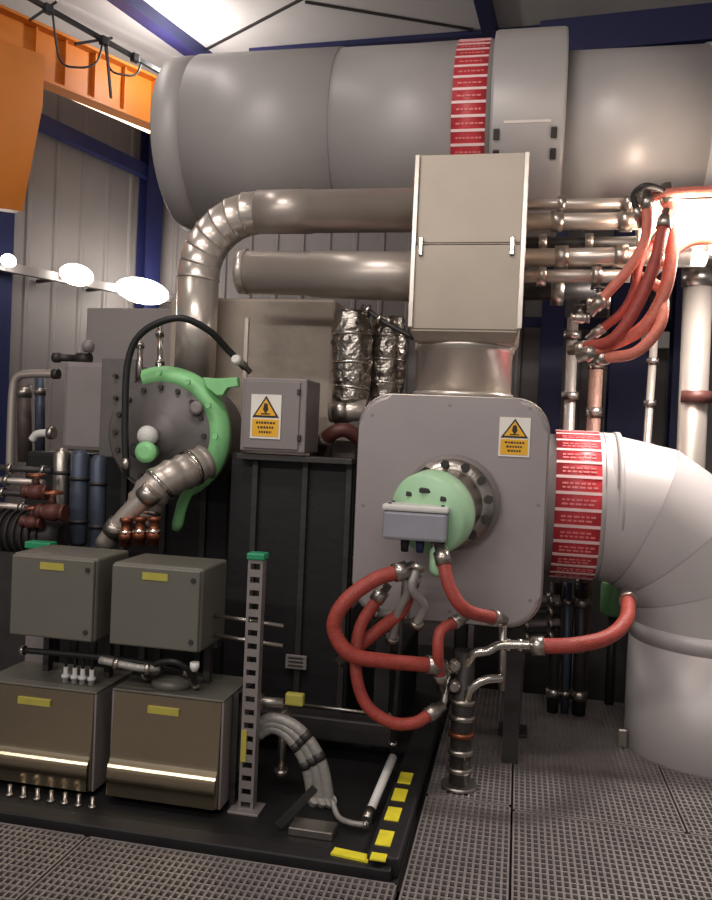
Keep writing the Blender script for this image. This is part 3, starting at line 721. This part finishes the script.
# clad elbow coming down from the machine to the copper fittings
SY = 3.8
pts = [A(205,462,SY+.2), A(184,472,SY+.1), A(160,484,SY), A(146,502,SY-.02), A(139,522,SY-.03)]
t = thing('clad_elbow', 'crumpled silver elbow pipe bending down below the green ring', 'pipe', pts[-1])
P = cr(pts, 6); b = new(); tube(b, P, [.088+.009*(i % 3 == 0) for i in range(len(P))], 24); obj('elbow', b, 'pipe_cladding', t)
for i in (4, 12, 20): 
    d = (P[i+1]-P[i]).normalized(); obj('tie_band', mk(cyl, P[i]-d*.01, P[i]+d*.01, .1, None, 24), 'chrome', t)
pipe('silver diagonal pipe running down-left beside the clad elbow', [A(152,492,SY-.1), A(125,518,SY-.1), A(104,545,SY-.08)], .05, 'pipe_cladding', flanges=(.05,.7), fr=1.2)
for i, (x, y, lb) in enumerate(((126,532,'copper brown flange fitting left of the row under the clad elbow'),(140,531,'middle copper brown fitting under the clad elbow'),(154,531,'right copper brown fitting under the clad elbow'))):
    q = A(x,y,SY-.15)
    t = thing('copper_fitting', lb, 'fitting', q, 'copper fittings under the clad elbow')
    obj('body', mk(lathe, q-V(0,0,.07), V(0,0,1), [(0,.028),(.03,.028),(.03,.036),(.07,.036),(.07,.024),(.12,.026),(.12,.034),(.14,.034)], 8), 'copper', t)
    obj('nut', mk(lathe, q+V(0,0,-.01), V(0,0,1), [(0,.038),(.02,.038)], 6), 'chrome', t)

# ------------------------------------------------------------------ cabinets
CY = 3.25
def xz(x, y, Y=CY): q = A(x, y, Y); return q.x, q.z
def ybox(parent, name, x0, x1, z0, z1, Y, dep, m, bevel=.01):
    return obj(name, mk(box, x0, x1, Y, Y+dep, z0, z1, bevel), m, parent)
def upper(x0p, x1p, ytop, ybot, label):
    x0, _ = xz(x0p, (ytop+ybot)/2); x1, _ = xz(x1p, (ytop+ybot)/2)
    z1 = A((x0p+x1p)/2, ytop, CY).z; z0 = A((x0p+x1p)/2, ybot, CY).z
    t = thing('terminal_box', label, 'cabinet', ((x0+x1)/2, CY+.15, z0), 'grey terminal boxes on the cabinet stack')
    ybox(t, 'body', x0, x1, z0, z1, CY+.02, .30, 'cabinet_grey', .012)
    dr = ybox(t, 'door', x0+.006, x1-.006, z0+.006, z1-.006, CY, .024, 'cabinet_grey', .008)
    w = x1-x0
    obj('yellow_label', mk(box, x0+w*.36, x0+w*.64, CY-.003, CY+.001, z1-.062, z1-.03), 'label_yellow', dr)
    for zz in (z0+.05, z1-.05): obj('lock', mk(lathe, V(x1-.035,CY+.002,zz), V(0,-1,0), [(0,.012),(.008,.011)], 14), 'dark_steel', dr)
    return x0, x1, z0, z1
U1 = upper(9, 94, 556, 640, 'grey terminal box on top of the left silver cabinet')
U2 = upper(109, 200, 566, 650, 'grey terminal box on top of the right silver cabinet')
def lower(x0p, x1p, ytop, ybot, label):
    x0, _ = xz(x0p, (ytop+ybot)/2); x1, _ = xz(x1p, (ytop+ybot)/2)
    z1 = A((x0p+x1p)/2, ytop, CY).z; z0 = max(.005, A((x0p+x1p)/2, ybot, CY).z)
    t = thing('steel_cabinet', label, 'cabinet', ((x0+x1)/2, CY+.2, z0), 'silver cabinets under the terminal boxes')
    h = z1-z0; n = 20
    prof = [(CY+.36, z0), (CY+.04, z0)]
    n = 40; y = CY+.03; up_ = []
    for k in range(n+1):                              # bowed front sheet, from the top down
        u = k/n; up_.append((y, z1-h*u*.96))
        an = 3+4*u+34*math.exp(-((u-.68)/.036)**2)-12*math.exp(-((u-.9)/.08)**2)
        y -= math.tan(radians(an))*h/n*.96
    prof += list(reversed(up_)); prof += [(CY+.36, z1)]
    b = new(); prism(b, prof, x0, x1, 0, 'X')
    obj('bowed_front', b, 'curved_steel', t)
    ybox(t, 'side_frame', x1+.001, x1+.012, z0, z1, CY+.03, .34, 'casing_grey', .003)
    ybox(t, 'side_frame', x0-.012, x0-.001, z0, z1, CY+.03, .34, 'casing_grey', .003)
    ybox(t, 'top_plate', x0-.012, x1+.012, z1+.001, z1+.012, CY+.03, .35, 'cabinet_grey', .003)
    w = x1-x0
    obj('yellow_label', mk(box, x0+w*.33, x0+w*.62, CY+.016, CY+.03, z1-.075, z1-.045), 'label_yellow', t)
    return x0, x1, z0, z1
L1 = lower(-22, 89, 690, 799, 'silver bow-fronted cabinet at the lower left picture edge')
L2 = lower(109, 217, 699, 815, 'silver bow-fronted cabinet beside the perforated strut')
# fittings between: bottom plate, hoses, glands
def gland_row(xs, y, lab):
    for i, x in enumerate(xs):
        q = A(x, y, CY+.12); z = (L1 if x < 100 else L2)[3]+.012
        t = thing('cable_gland', lab[i], 'cable gland', (q.x, q.y, z), 'pale cable glands between the stacked cabinets')
        obj('gland_body', mk(lathe, V(q.x,q.y,z), V(0,0,1), [(0,.014),(.02,.014),(.02,.02),(.035,.02),(.035,.011),(.07,.011)], 10), 'white_plastic', t)
        obj('cable', mk(cyl, V(q.x,q.y,z+.065), V(q.x,q.y,z+.14), .007, None, 8), 'black_rubber', t)
gland_row((66,75,83,92), 668, ['pale cable gland, first of four below the left terminal box','pale cable gland, second of four below the left terminal box','pale cable gland, third of four below the left terminal box','pale cable gland, fourth of four below the left terminal box'])
for (x0,x1,z0,z1), nm in ((U1,'left'),(U2,'right')):
    lz = (L1 if nm == 'left' else L2)[3]
    t = thing('support_bracket', 'dark bracket carrying the %s terminal box above its cabinet' % nm, 'bracket', ((x0+x1)/2, CY+.25, lz))
    obj('rail', mk(box, x0, x1, CY+.22, CY+.28, z0-.03, z0, .003), 'dark_steel', t)
    for x in (x0+.05, x1-.05): obj('post', mk(box, x-.015, x+.015, CY+.23, CY+.27, lz+.012, z0-.03), 'dark_steel', t)
hz = L2[3]+.05
pipe('black horizontal hose between the upper and lower cabinets', [A(20,650,CY+.1), A(90,656,CY+.08), A(150,664,CY+.06), A(190,672,CY+.1)], .014, 'black_rubber', name='flexible_hose', cat='hose')
pipe('dull brass coloured pipe above the right silver cabinet', [A(100,660,CY+.0), A(140,668,CY+.0), A(160,668,CY+.04)], .016, 'cable_grey', flanges=(.3,.8))
pipe('curved black hose over the right silver cabinet top', [A(145,676,CY+.1), A(156,664,CY+.02), A(175,662,CY+.0), A(190,672,CY+.05), A(196,686,CY+.12)], .013, 'black_rubber', name='flexible_hose', cat='hose')
q = A(160,690,CY+.02)
t = thing('inlet_bonnet', 'dull round bonnet on top of the right silver cabinet', 'cover', q)
obj('bonnet', mk(lathe, V(q.x,CY+.16,L2[3]+.012), V(0,0,1), [(0,.10),(.03,.095),(.055,.06),(.06,.01)], 28), 'cabinet_grey', t)
q = A(192,664,CY-.0); tag(obj('drain_plug', mk(lathe, V(q.x,q.y+.03,q.z), V(0,0,-1), [(0,.02),(.02,.022),(.04,.012)], 10), 'white_plastic'), 'pale plug under the right terminal box corner', 'plug')
# perforated strut
sx = (A(258,553,CY+.1).x+A(243,815,CY+.1).x)/2; zt_ = A(255,560,CY+.1).z
t = thing('perforated_strut', 'upright perforated steel strut right of the cabinets with green cap', 'strut', (sx, CY+.1, 0))
b = new(); w = .034
n = 19; hgt = zt_-(-.02); step = hgt/n
box(b, sx-w, sx-w+.012, CY+.1, CY+.11, -.02, zt_); box(b, sx+w-.012, sx+w, CY+.1, CY+.11, -.02, zt_)
for k in range(n+1): z = -.02+k*step; box(b, sx-w+.012, sx+w-.012, CY+.1, CY+.11, max(-.02,z-step*.27), min(zt_,z+step*.27))
obj('slotted_face', b, 'grating_steel', t)
for s in (-1, 1): obj('side_wall', mk(box, sx+s*w-(.003 if s > 0 else 0), sx+s*w+(.003 if s < 0 else 0), CY+.11, CY+.15, -.02, zt_), 'grating_steel', t)
obj('end_cap', mk(box, sx-w-.006, sx+w+.008, CY+.09, CY+.16, zt_, zt_+.03, .006), 'cap_green', t)
obj('yellow_tape', mk(box, sx-w*.6-.01, sx-w*.6+.014, CY+.094, CY+.1, .2, .34), 'label_yellow', t)
obj('foot_plate', mk(box, sx-.07, sx+.07, CY+.06, CY+.18, -.02, -.008, .003), 'grating_steel', t)
for z, l in ((A(230,625,CY+.1).z, 'upper'), (A(230,645,CY+.1).z, 'lower')):
    tag(obj('cross_rod', mk(cyl, V(U2[1]-.01,CY+.17,z+.02), V(sx+.12,CY+.17,z), .009, None, 10), 'fitting_steel'), '%s thin rod joining the right terminal box to the perforated strut' % l, 'rod')
q = A(38,545,CY+.35)
t = thing('strut_stub', 'green capped strut end behind the left terminal box', 'strut', (q.x, q.y, 0))
obj('upright', mk(box, q.x-.05, q.x+.05, q.y, q.y+.05, -.02, q.z-.02), 'grating_steel', t); obj('end_cap', mk(box, q.x-.07, q.x+.07, q.y-.01, q.y+.06, q.z-.02, q.z+.015, .006), 'cap_green', t)
t = thing('end_frame', 'dark end frame closing the cabinet stack at the strut', 'frame', (L2[1]+.06, CY+.3, 0))
for yy in (CY+.12, CY+.42): obj('post', mk(box, L2[1]+.02, L2[1]+.045, yy, yy+.03, -.02, L2[3]+.02), 'dark_steel', t)
for zz in (.06, L2[3]-.02): obj('crossbar', mk(box, L2[1]+.02, L2[1]+.045, CY+.12, CY+.45, zz, zz+.03), 'dark_steel', t)
# small fittings along the base of the lower cabinets
for k in range(7):
    q = A(4+14*k, 797, CY-.1)
    t = tag(obj('base_bolt', mk(lathe, V(q.x, CY-.06, -.02), V(0,0,1), [(0,.018),(.012,.018),(.012,.009),(.05,.009)], 6), 'fitting_steel'), 'anchor bolt in the row along the left silver cabinet base', 'bolt', 'anchor bolts at the cabinet base')

# ------------------------------------------------------------------ conduit bundle and floor bits
KY = 3.5
for i, dx in enumerate((0, 9, 18)):
    lb = ('inner','middle','outer')[i]
    o_ = i*9
    pts = [A(254,738-o_*.5,KY), A(272,728-o_*.55,KY), A(290+o_*.5,738-o_*.5,KY), A(306+o_*.8,765-o_*.3,KY), A(313+o_*.9,800,KY), A(314+o_*.9,826,KY-.02)]
    pts[-1].z = max(pts[-1].z, .02)
    pipe('%s of three grey armoured conduits arching beside the strut' % lb, pts, .026, 'cable_grey', name='armoured_conduit', cat='conduit', group='grey conduits arching to the floor', flanges=(.03,.45,.62), fm='dark_steel', fr=1.12, n=8)
t = thing('conduit_saddle', 'small angled steel foot under the grey conduits', 'bracket', A(310,838,KY-.1))
q = AZ(312, 828, .0); obj('foot', mk(box, q.x-.09, q.x+.1, q.y-.05, q.y+.05, -.02, .015, .005), 'fitting_steel', t)
obj('web', mk(beam, q+V(-.14,-.02,0), q+V(-.0,.02,.16), .02, .03), 'dark_steel', t)
P_ = [AZ(330,800,.1), AZ(336,816,.05), AZ(350,832,.02), AZ(368,834,.015)]
P_ = [A(332,800,3.42), A(338,818,3.36), A(350,830,3.32), A(368,832,3.32)]
for q in P_: q.z = max(q.z, .012)
pipe('thin pale cable curling on the deck toward the kerb', P_, .012, 'cable_grey', name='thin_cable', cat='cable', flanges=(.95,))
q0, q1 = A(367,822,3.4), A(393,757,3.75); q0.z = max(q0.z, .0)
t = thing('prop_rod', 'pale round rod leaning diagonally above the deck near the kerb', 'rod', q0)
obj('rod', mk(cyl, q0, q1, .02, None, 16), 'white_plastic', t); d = (q1-q0).normalized(); obj('end_collar', mk(cyl, q0-d*.01, q0+d*.05, .024, None, 16), 'fitting_steel', t)
pipe('thin vertical grey rod rising behind the red hoses', [A(404,585,3.95-.12), A(392,752,3.82)], .013, 'dark_steel', flanges=(.95,))
t = pipe('short steel pipe ending in a yellow tag right of the strut', [A(244,700,3.5), A(284,703,3.5)], .022, 'fitting_steel', flanges=(.4,))
q = A(295,699,3.5); obj('yellow_tag', mk(obox, q, X, V(0,1,0), V(0,0,1), .085, .04, .055, .008), 'label_yellow', t)
pipe('short upright steel post below the yellow tag', [A(284,708,3.55), A(281,775,3.55)], .02, 'fitting_steel', flanges=(.1,.95))
q = A(296,662,4.08); t = thing('nameplate', 'small pale blurred plate on the dark machine frame', 'plate', q)
obj('plate', mk(obox, q, X, V(0,1,0), V(0,0,1), .115, .012, .075, .004), 'casing_grey', t)
b = new()
for k in range(3): obox(b, q+V(0,-.008,.022-.02*k), X, V(0,1,0), V(0,0,1), .08, .003, .007)
obj('lettering', b, 'dark_steel', t)
# dark machine frame in the shadowed middle
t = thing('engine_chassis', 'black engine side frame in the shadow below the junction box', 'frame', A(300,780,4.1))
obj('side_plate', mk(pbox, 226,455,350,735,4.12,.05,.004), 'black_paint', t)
obj('lower_beam', mk(box, A(226,700,4.0).x, -.55, 4.0, 4.12, A(300,715,4.0).z-.12, A(300,715,4.0).z, .01), 'dark_steel', t)
for x in (250, 300, 344): obj('stiffener', mk(pbox, x-3,460,x+3,715,4.09,.04,.004), 'dark_steel', t)
obj('top_ledge', mk(pbox, 236,456,352,462,4.02,.12,.004), 'dark_steel', t)
pipe('thin pale rail across the dark deck behind the conduits', [A(286,703,3.9), A(395,716,3.9)], .008, 'fitting_steel', flanges=(.95,))
t = thing('valve_stand', 'dark steel stand under the rounded grey panel', 'stand', (A(450,640,4.3).x, 4.3, 0))
for x in (385, 515): q = A(x,640,4.25); obj('post', mk(box, q.x-.04, q.x+.04, 4.2, 4.28, -.02, bz+.02), 'dark_steel', t)
obj('shelf', mk(box, A(380,640,4.2).x, A(520,640,4.2).x, 4.15, 4.55, bz-.05, bz-.0, .006), 'dark_steel', t)

# ------------------------------------------------------------------ red hoses below the actuator
g = 'red hoses looping below the actuator'
z0 = 3.55
hose('red hose looping left from the actuator to the steel manifold', [A(398,572,z0), A(374,580,z0-.05), A(345,602,z0-.1), A(334,628,z0-.1), A(350,654,z0-.08), A(385,661,z0), A(430,665,z0+.12)], .034, 'red_hose', g)
hose('lowest red hose drooping nearest the deck', [A(378,598,z0+.1), A(360,628,z0+.05), A(356,670,z0), A(366,704,z0), A(390,722,z0+.02), A(414,723,z0+.06), A(430,714,z0+.12)], .028, 'red_hose', g)
hose('short thick red hose crossing behind the loops', [A(412,582,z0+.12), A(402,610,z0+.1), A(376,632,z0+.1), A(352,652,z0+.08)], .03, 'red_hose', g)
hose('small red hose curl next to the manifold', [A(455,622,z0+.2), A(440,632,z0+.12), A(438,655,z0+.1), A(440,676,z0+.16)], .026, 'red_hose', g)
hose('red hose falling right from the valve to the manifold top', [A(443,560,z0+.05), A(450,588,z0+.02), A(466,610,z0+.04), A(494,618,z0+.2)], .03, 'red_hose', g)
hose('red hose sweeping right to the green vessel under the elbow duct', [A(540,646,3.85), A(575,645,3.85), A(608,637,3.95), A(626,620,4.1), A(628,600,4.3)], .036, 'red_hose', g)
pipe('grey braided cable hanging from the actuator, left strand', [A(400,568,z0+.02), A(408,590,z0+.04), A(398,612,z0+.08), A(392,640,z0+.15)], .02, 'cable_grey', name='braided_cable', cat='cable')
pipe('grey braided cable hanging from the actuator, right strand', [A(418,566,z0+.02), A(412,588,z0+.0), A(424,606,z0+.06), A(416,625,z0+.1)], .02, 'cable_grey', name='braided_cable', cat='cable')
pipe('pale bar between the hanging actuator cables', [A(368,613,3.7), A(410,614,3.7)], .02, 'cable_grey', flanges=(.2,.9))
# steel manifold
WY = 3.84
t = thing('hose_manifold', 'steel pipe manifold standing on the grating with two bent branches', 'manifold', AZ(459,786,0))
q = AZ(459,786,0); mx = q.x
b = new(); tube(b, [V(mx,WY,-.02), V(mx,WY,A(462,650,WY).z)], .05, 20); obj('riser', b, 'dark_steel', t)
for y in (700, 716, 733, 750, 768):
    z = A(460,y,WY).z; obj('clamp', mk(cyl, V(mx,WY,z-.012), V(mx,WY,z+.012), .062, None, 20), 'copper' if y % 2 else 'fitting_steel', t)
obj('base_flange', mk(cyl, V(mx,WY,0), V(mx,WY,.02), .085, None, 24), 'fitting_steel', t)
obj('branch', mk(tube, cr([A(465,668,WY-.02), A(474,654,WY-.05), A(488,651,WY-.05), A(502,645,WY-.02), A(540,645,WY)], 6), .021, 14), 'chrome', t)
obj('branch', mk(tube, cr([A(466,706,WY-.02), A(470,690,WY-.05), A(484,680,WY-.05), A(502,678,WY-.02)], 6), .021, 14), 'chrome', t)
obj('branch', mk(tube, cr([A(430,665,WY-.12), A(448,668,WY-.06), A(462,674,WY)], 5), .02, 14), 'chrome', t)
obj('branch', mk(tube, cr([A(430,714,WY-.12), A(442,706,WY-.08), A(446,690,WY-.04), A(450,672,WY)], 5), .016, 12), 'fitting_steel', t)
p0 = A(503,618,WY); p1 = A(502,690,WY); obj('header', mk(cyl, p0, p1, .018, None, 14), 'fitting_steel', t)
for x in (508, 520, 532): q = A(x,645,WY); obj('nut', mk(lathe, q-X*.012, X, [(0,.032),(.024,.032)], 6), 'chrome', t)
for y in (664, 684): q = A(455,y,WY-.03); obj('union', mk(lathe, q, V(0,-1,0), [(0,.03),(.03,.035),(.06,.02)], 8), 'fitting_steel', t)
# column behind the manifold
column_b = A(515,650,4.6)
t = thing('pipe_support', 'grey steel post standing behind the manifold', 'post', (A(522,700,4.65).x, 4.65, 0))
xx = A(520,650,4.65).x
obj('post', mk(box, xx-.06, xx+.02, 4.62, 4.72, -.3, A(520,598,4.65).z), 'dark_steel', t)
obj('base_plate', mk(box, xx-.1, xx+.06, 4.58, 4.76, .003, .018, .003), 'dark_steel', t)

# under-elbow piping
g = 'dark pipes under the elbow duct'
for i, (y, lb) in enumerate(((598,'topmost'),(610,'second'),(622,'third'),(634,'lowest'))):
    pipe('%s of four dark horizontal pipes below the red banded duct' % lb, [A(512,y+3,5.0), A(560,y,5.0)], .022, 'dark_steel' if i % 2 else 'casing_grey', group=g, flanges=(.3,.8))
for i, (x, lb) in enumerate(((556,'left'),(568,'middle'),(582,'right'))):
    p1 = AZ(x,700,0) if False else A(x,690,5.1)
    pipe('%s of three dark upright pipes below the red banded duct' % lb, [A(x,582,5.1), V(A(x,640,5.1).x, 5.1, 0)], (.035,.025,.04)[i], ('dark_steel','blue_grey','dark_steel')[i], group='upright pipes under the duct', flanges=(.15,.5,.85), fr=1.3)
q = A(614,600,5.38)
t = thing('green_vessel', 'pale green vessel half hidden beside the standing duct', 'vessel', q)
obj('vessel_body', mk(lathe, q-V(0,0,.1), V(0,0,1), [(0,.06),(.02,.085),(.2,.085),(.24,.06),(.26,.02)], 28), 'green_paint', t)
obj('top_cap', mk(lathe, q+V(0,0,.155), V(0,0,1), [(0,.03),(.03,.03),(.035,.015)], 16), 'white_plastic', t)
pp_ = A(612,650,5.2); obj('stand', mk(cyl, V(q.x,q.y,0.0), V(q.x,q.y,q.z-.1), .03, None, 16), 'dark_steel', t)
# dark machinery block behind right
t = thing('equipment_block', 'dark low equipment block on the far side of the gratings', 'equipment', (.5, 6.3, -.3))
obj('block', mk(box, -.4, 1.8, 5.75, 6.6, -.3, 1.0, .02), 'dark_steel', t)
for k in range(6): obj('panel_rib', mk(box, -.3+.36*k, -.26+.36*k, 5.73, 5.76, -.2, .95, .004), 'casing_grey', t)
# blue stand leg
tag(obj('blue_post', mk(box, A(548,680,5.45).x, A(562,680,5.45).x, 5.45, 5.53, -.3, .62), 'blue_paint'), 'dark blue post low behind the far grating', 'post')

# ------------------------------------------------------------------ lights
def area(loc, rot, sx, sy, e, col):
    l = bpy.data.lights.new('area', 'AREA'); l.shape = 'RECTANGLE'; l.size = sx; l.size_y = sy; l.energy = e; l.color = col
    o = bpy.data.objects.new('overhead_light', l); C.objects.link(o); o.location = loc; o.rotation_euler = rot; return o
def point(loc, e, col, rad):
    l = bpy.data.lights.new('point', 'POINT'); l.energy = e; l.color = col; l.shadow_soft_size = rad
    o = bpy.data.objects.new('point_light', l); C.objects.link(o); o.location = loc; return o
W = (1, .93, .88)
area((-2.6, -2.2, 4.3), (radians(35),0,0), 8.2, .2, 170, W)
area((1.0, .6, 4.9), (0,0,0), 1.5, .2, 26, W)
area((-1.6, 1.6, 5.1), (radians(20),0,0), 1.8, .25, 62, W)
area((-3.2, 4.6, 5.15), (0,0,0), .2, 1.6, 14, W)
UQ = A(178,78,6.7)  # added fill light, hidden by the duct, brightens the left ceiling
t = thing('ceiling_fill', 'added fill light hidden behind the big duct to brighten the ceiling', 'lamp', UQ)
obj('housing', mk(box, UQ.x-.12, UQ.x+.12, UQ.y-.1, UQ.y+.1, UQ.z-.12, UQ.z-.04, .01), 'dark_steel', t)
point(UQ+V(0,0,.1), 42, (1,.96,.93), .08)
point(LR+V(-.05,-.4,-.1), 40, (1,.84,.68), .1)
area((.95, 4.62, 2.72), (0,0,0), .5, .25, 62, (1,.93,.88))  # added at the work lamp, aimed down to brighten the elbow duct top
w = bpy.data.worlds.new('world'); sc.world = w; w.use_nodes = True
w.node_tree.nodes['Background'].inputs[0].default_value = (.60, .56, .545, 1); w.node_tree.nodes['Background'].inputs[1].default_value = .42
sc.view_settings.view_transform = 'Standard'; sc.view_settings.look = 'None'; sc.view_settings.gamma = 1
sc.view_settings.exposure = .1; sc.view_settings.use_curve_mapping = False
try: sc.cycles.use_denoising = True; sc.cycles.sample_clamp_indirect = 6
except Exception: pass
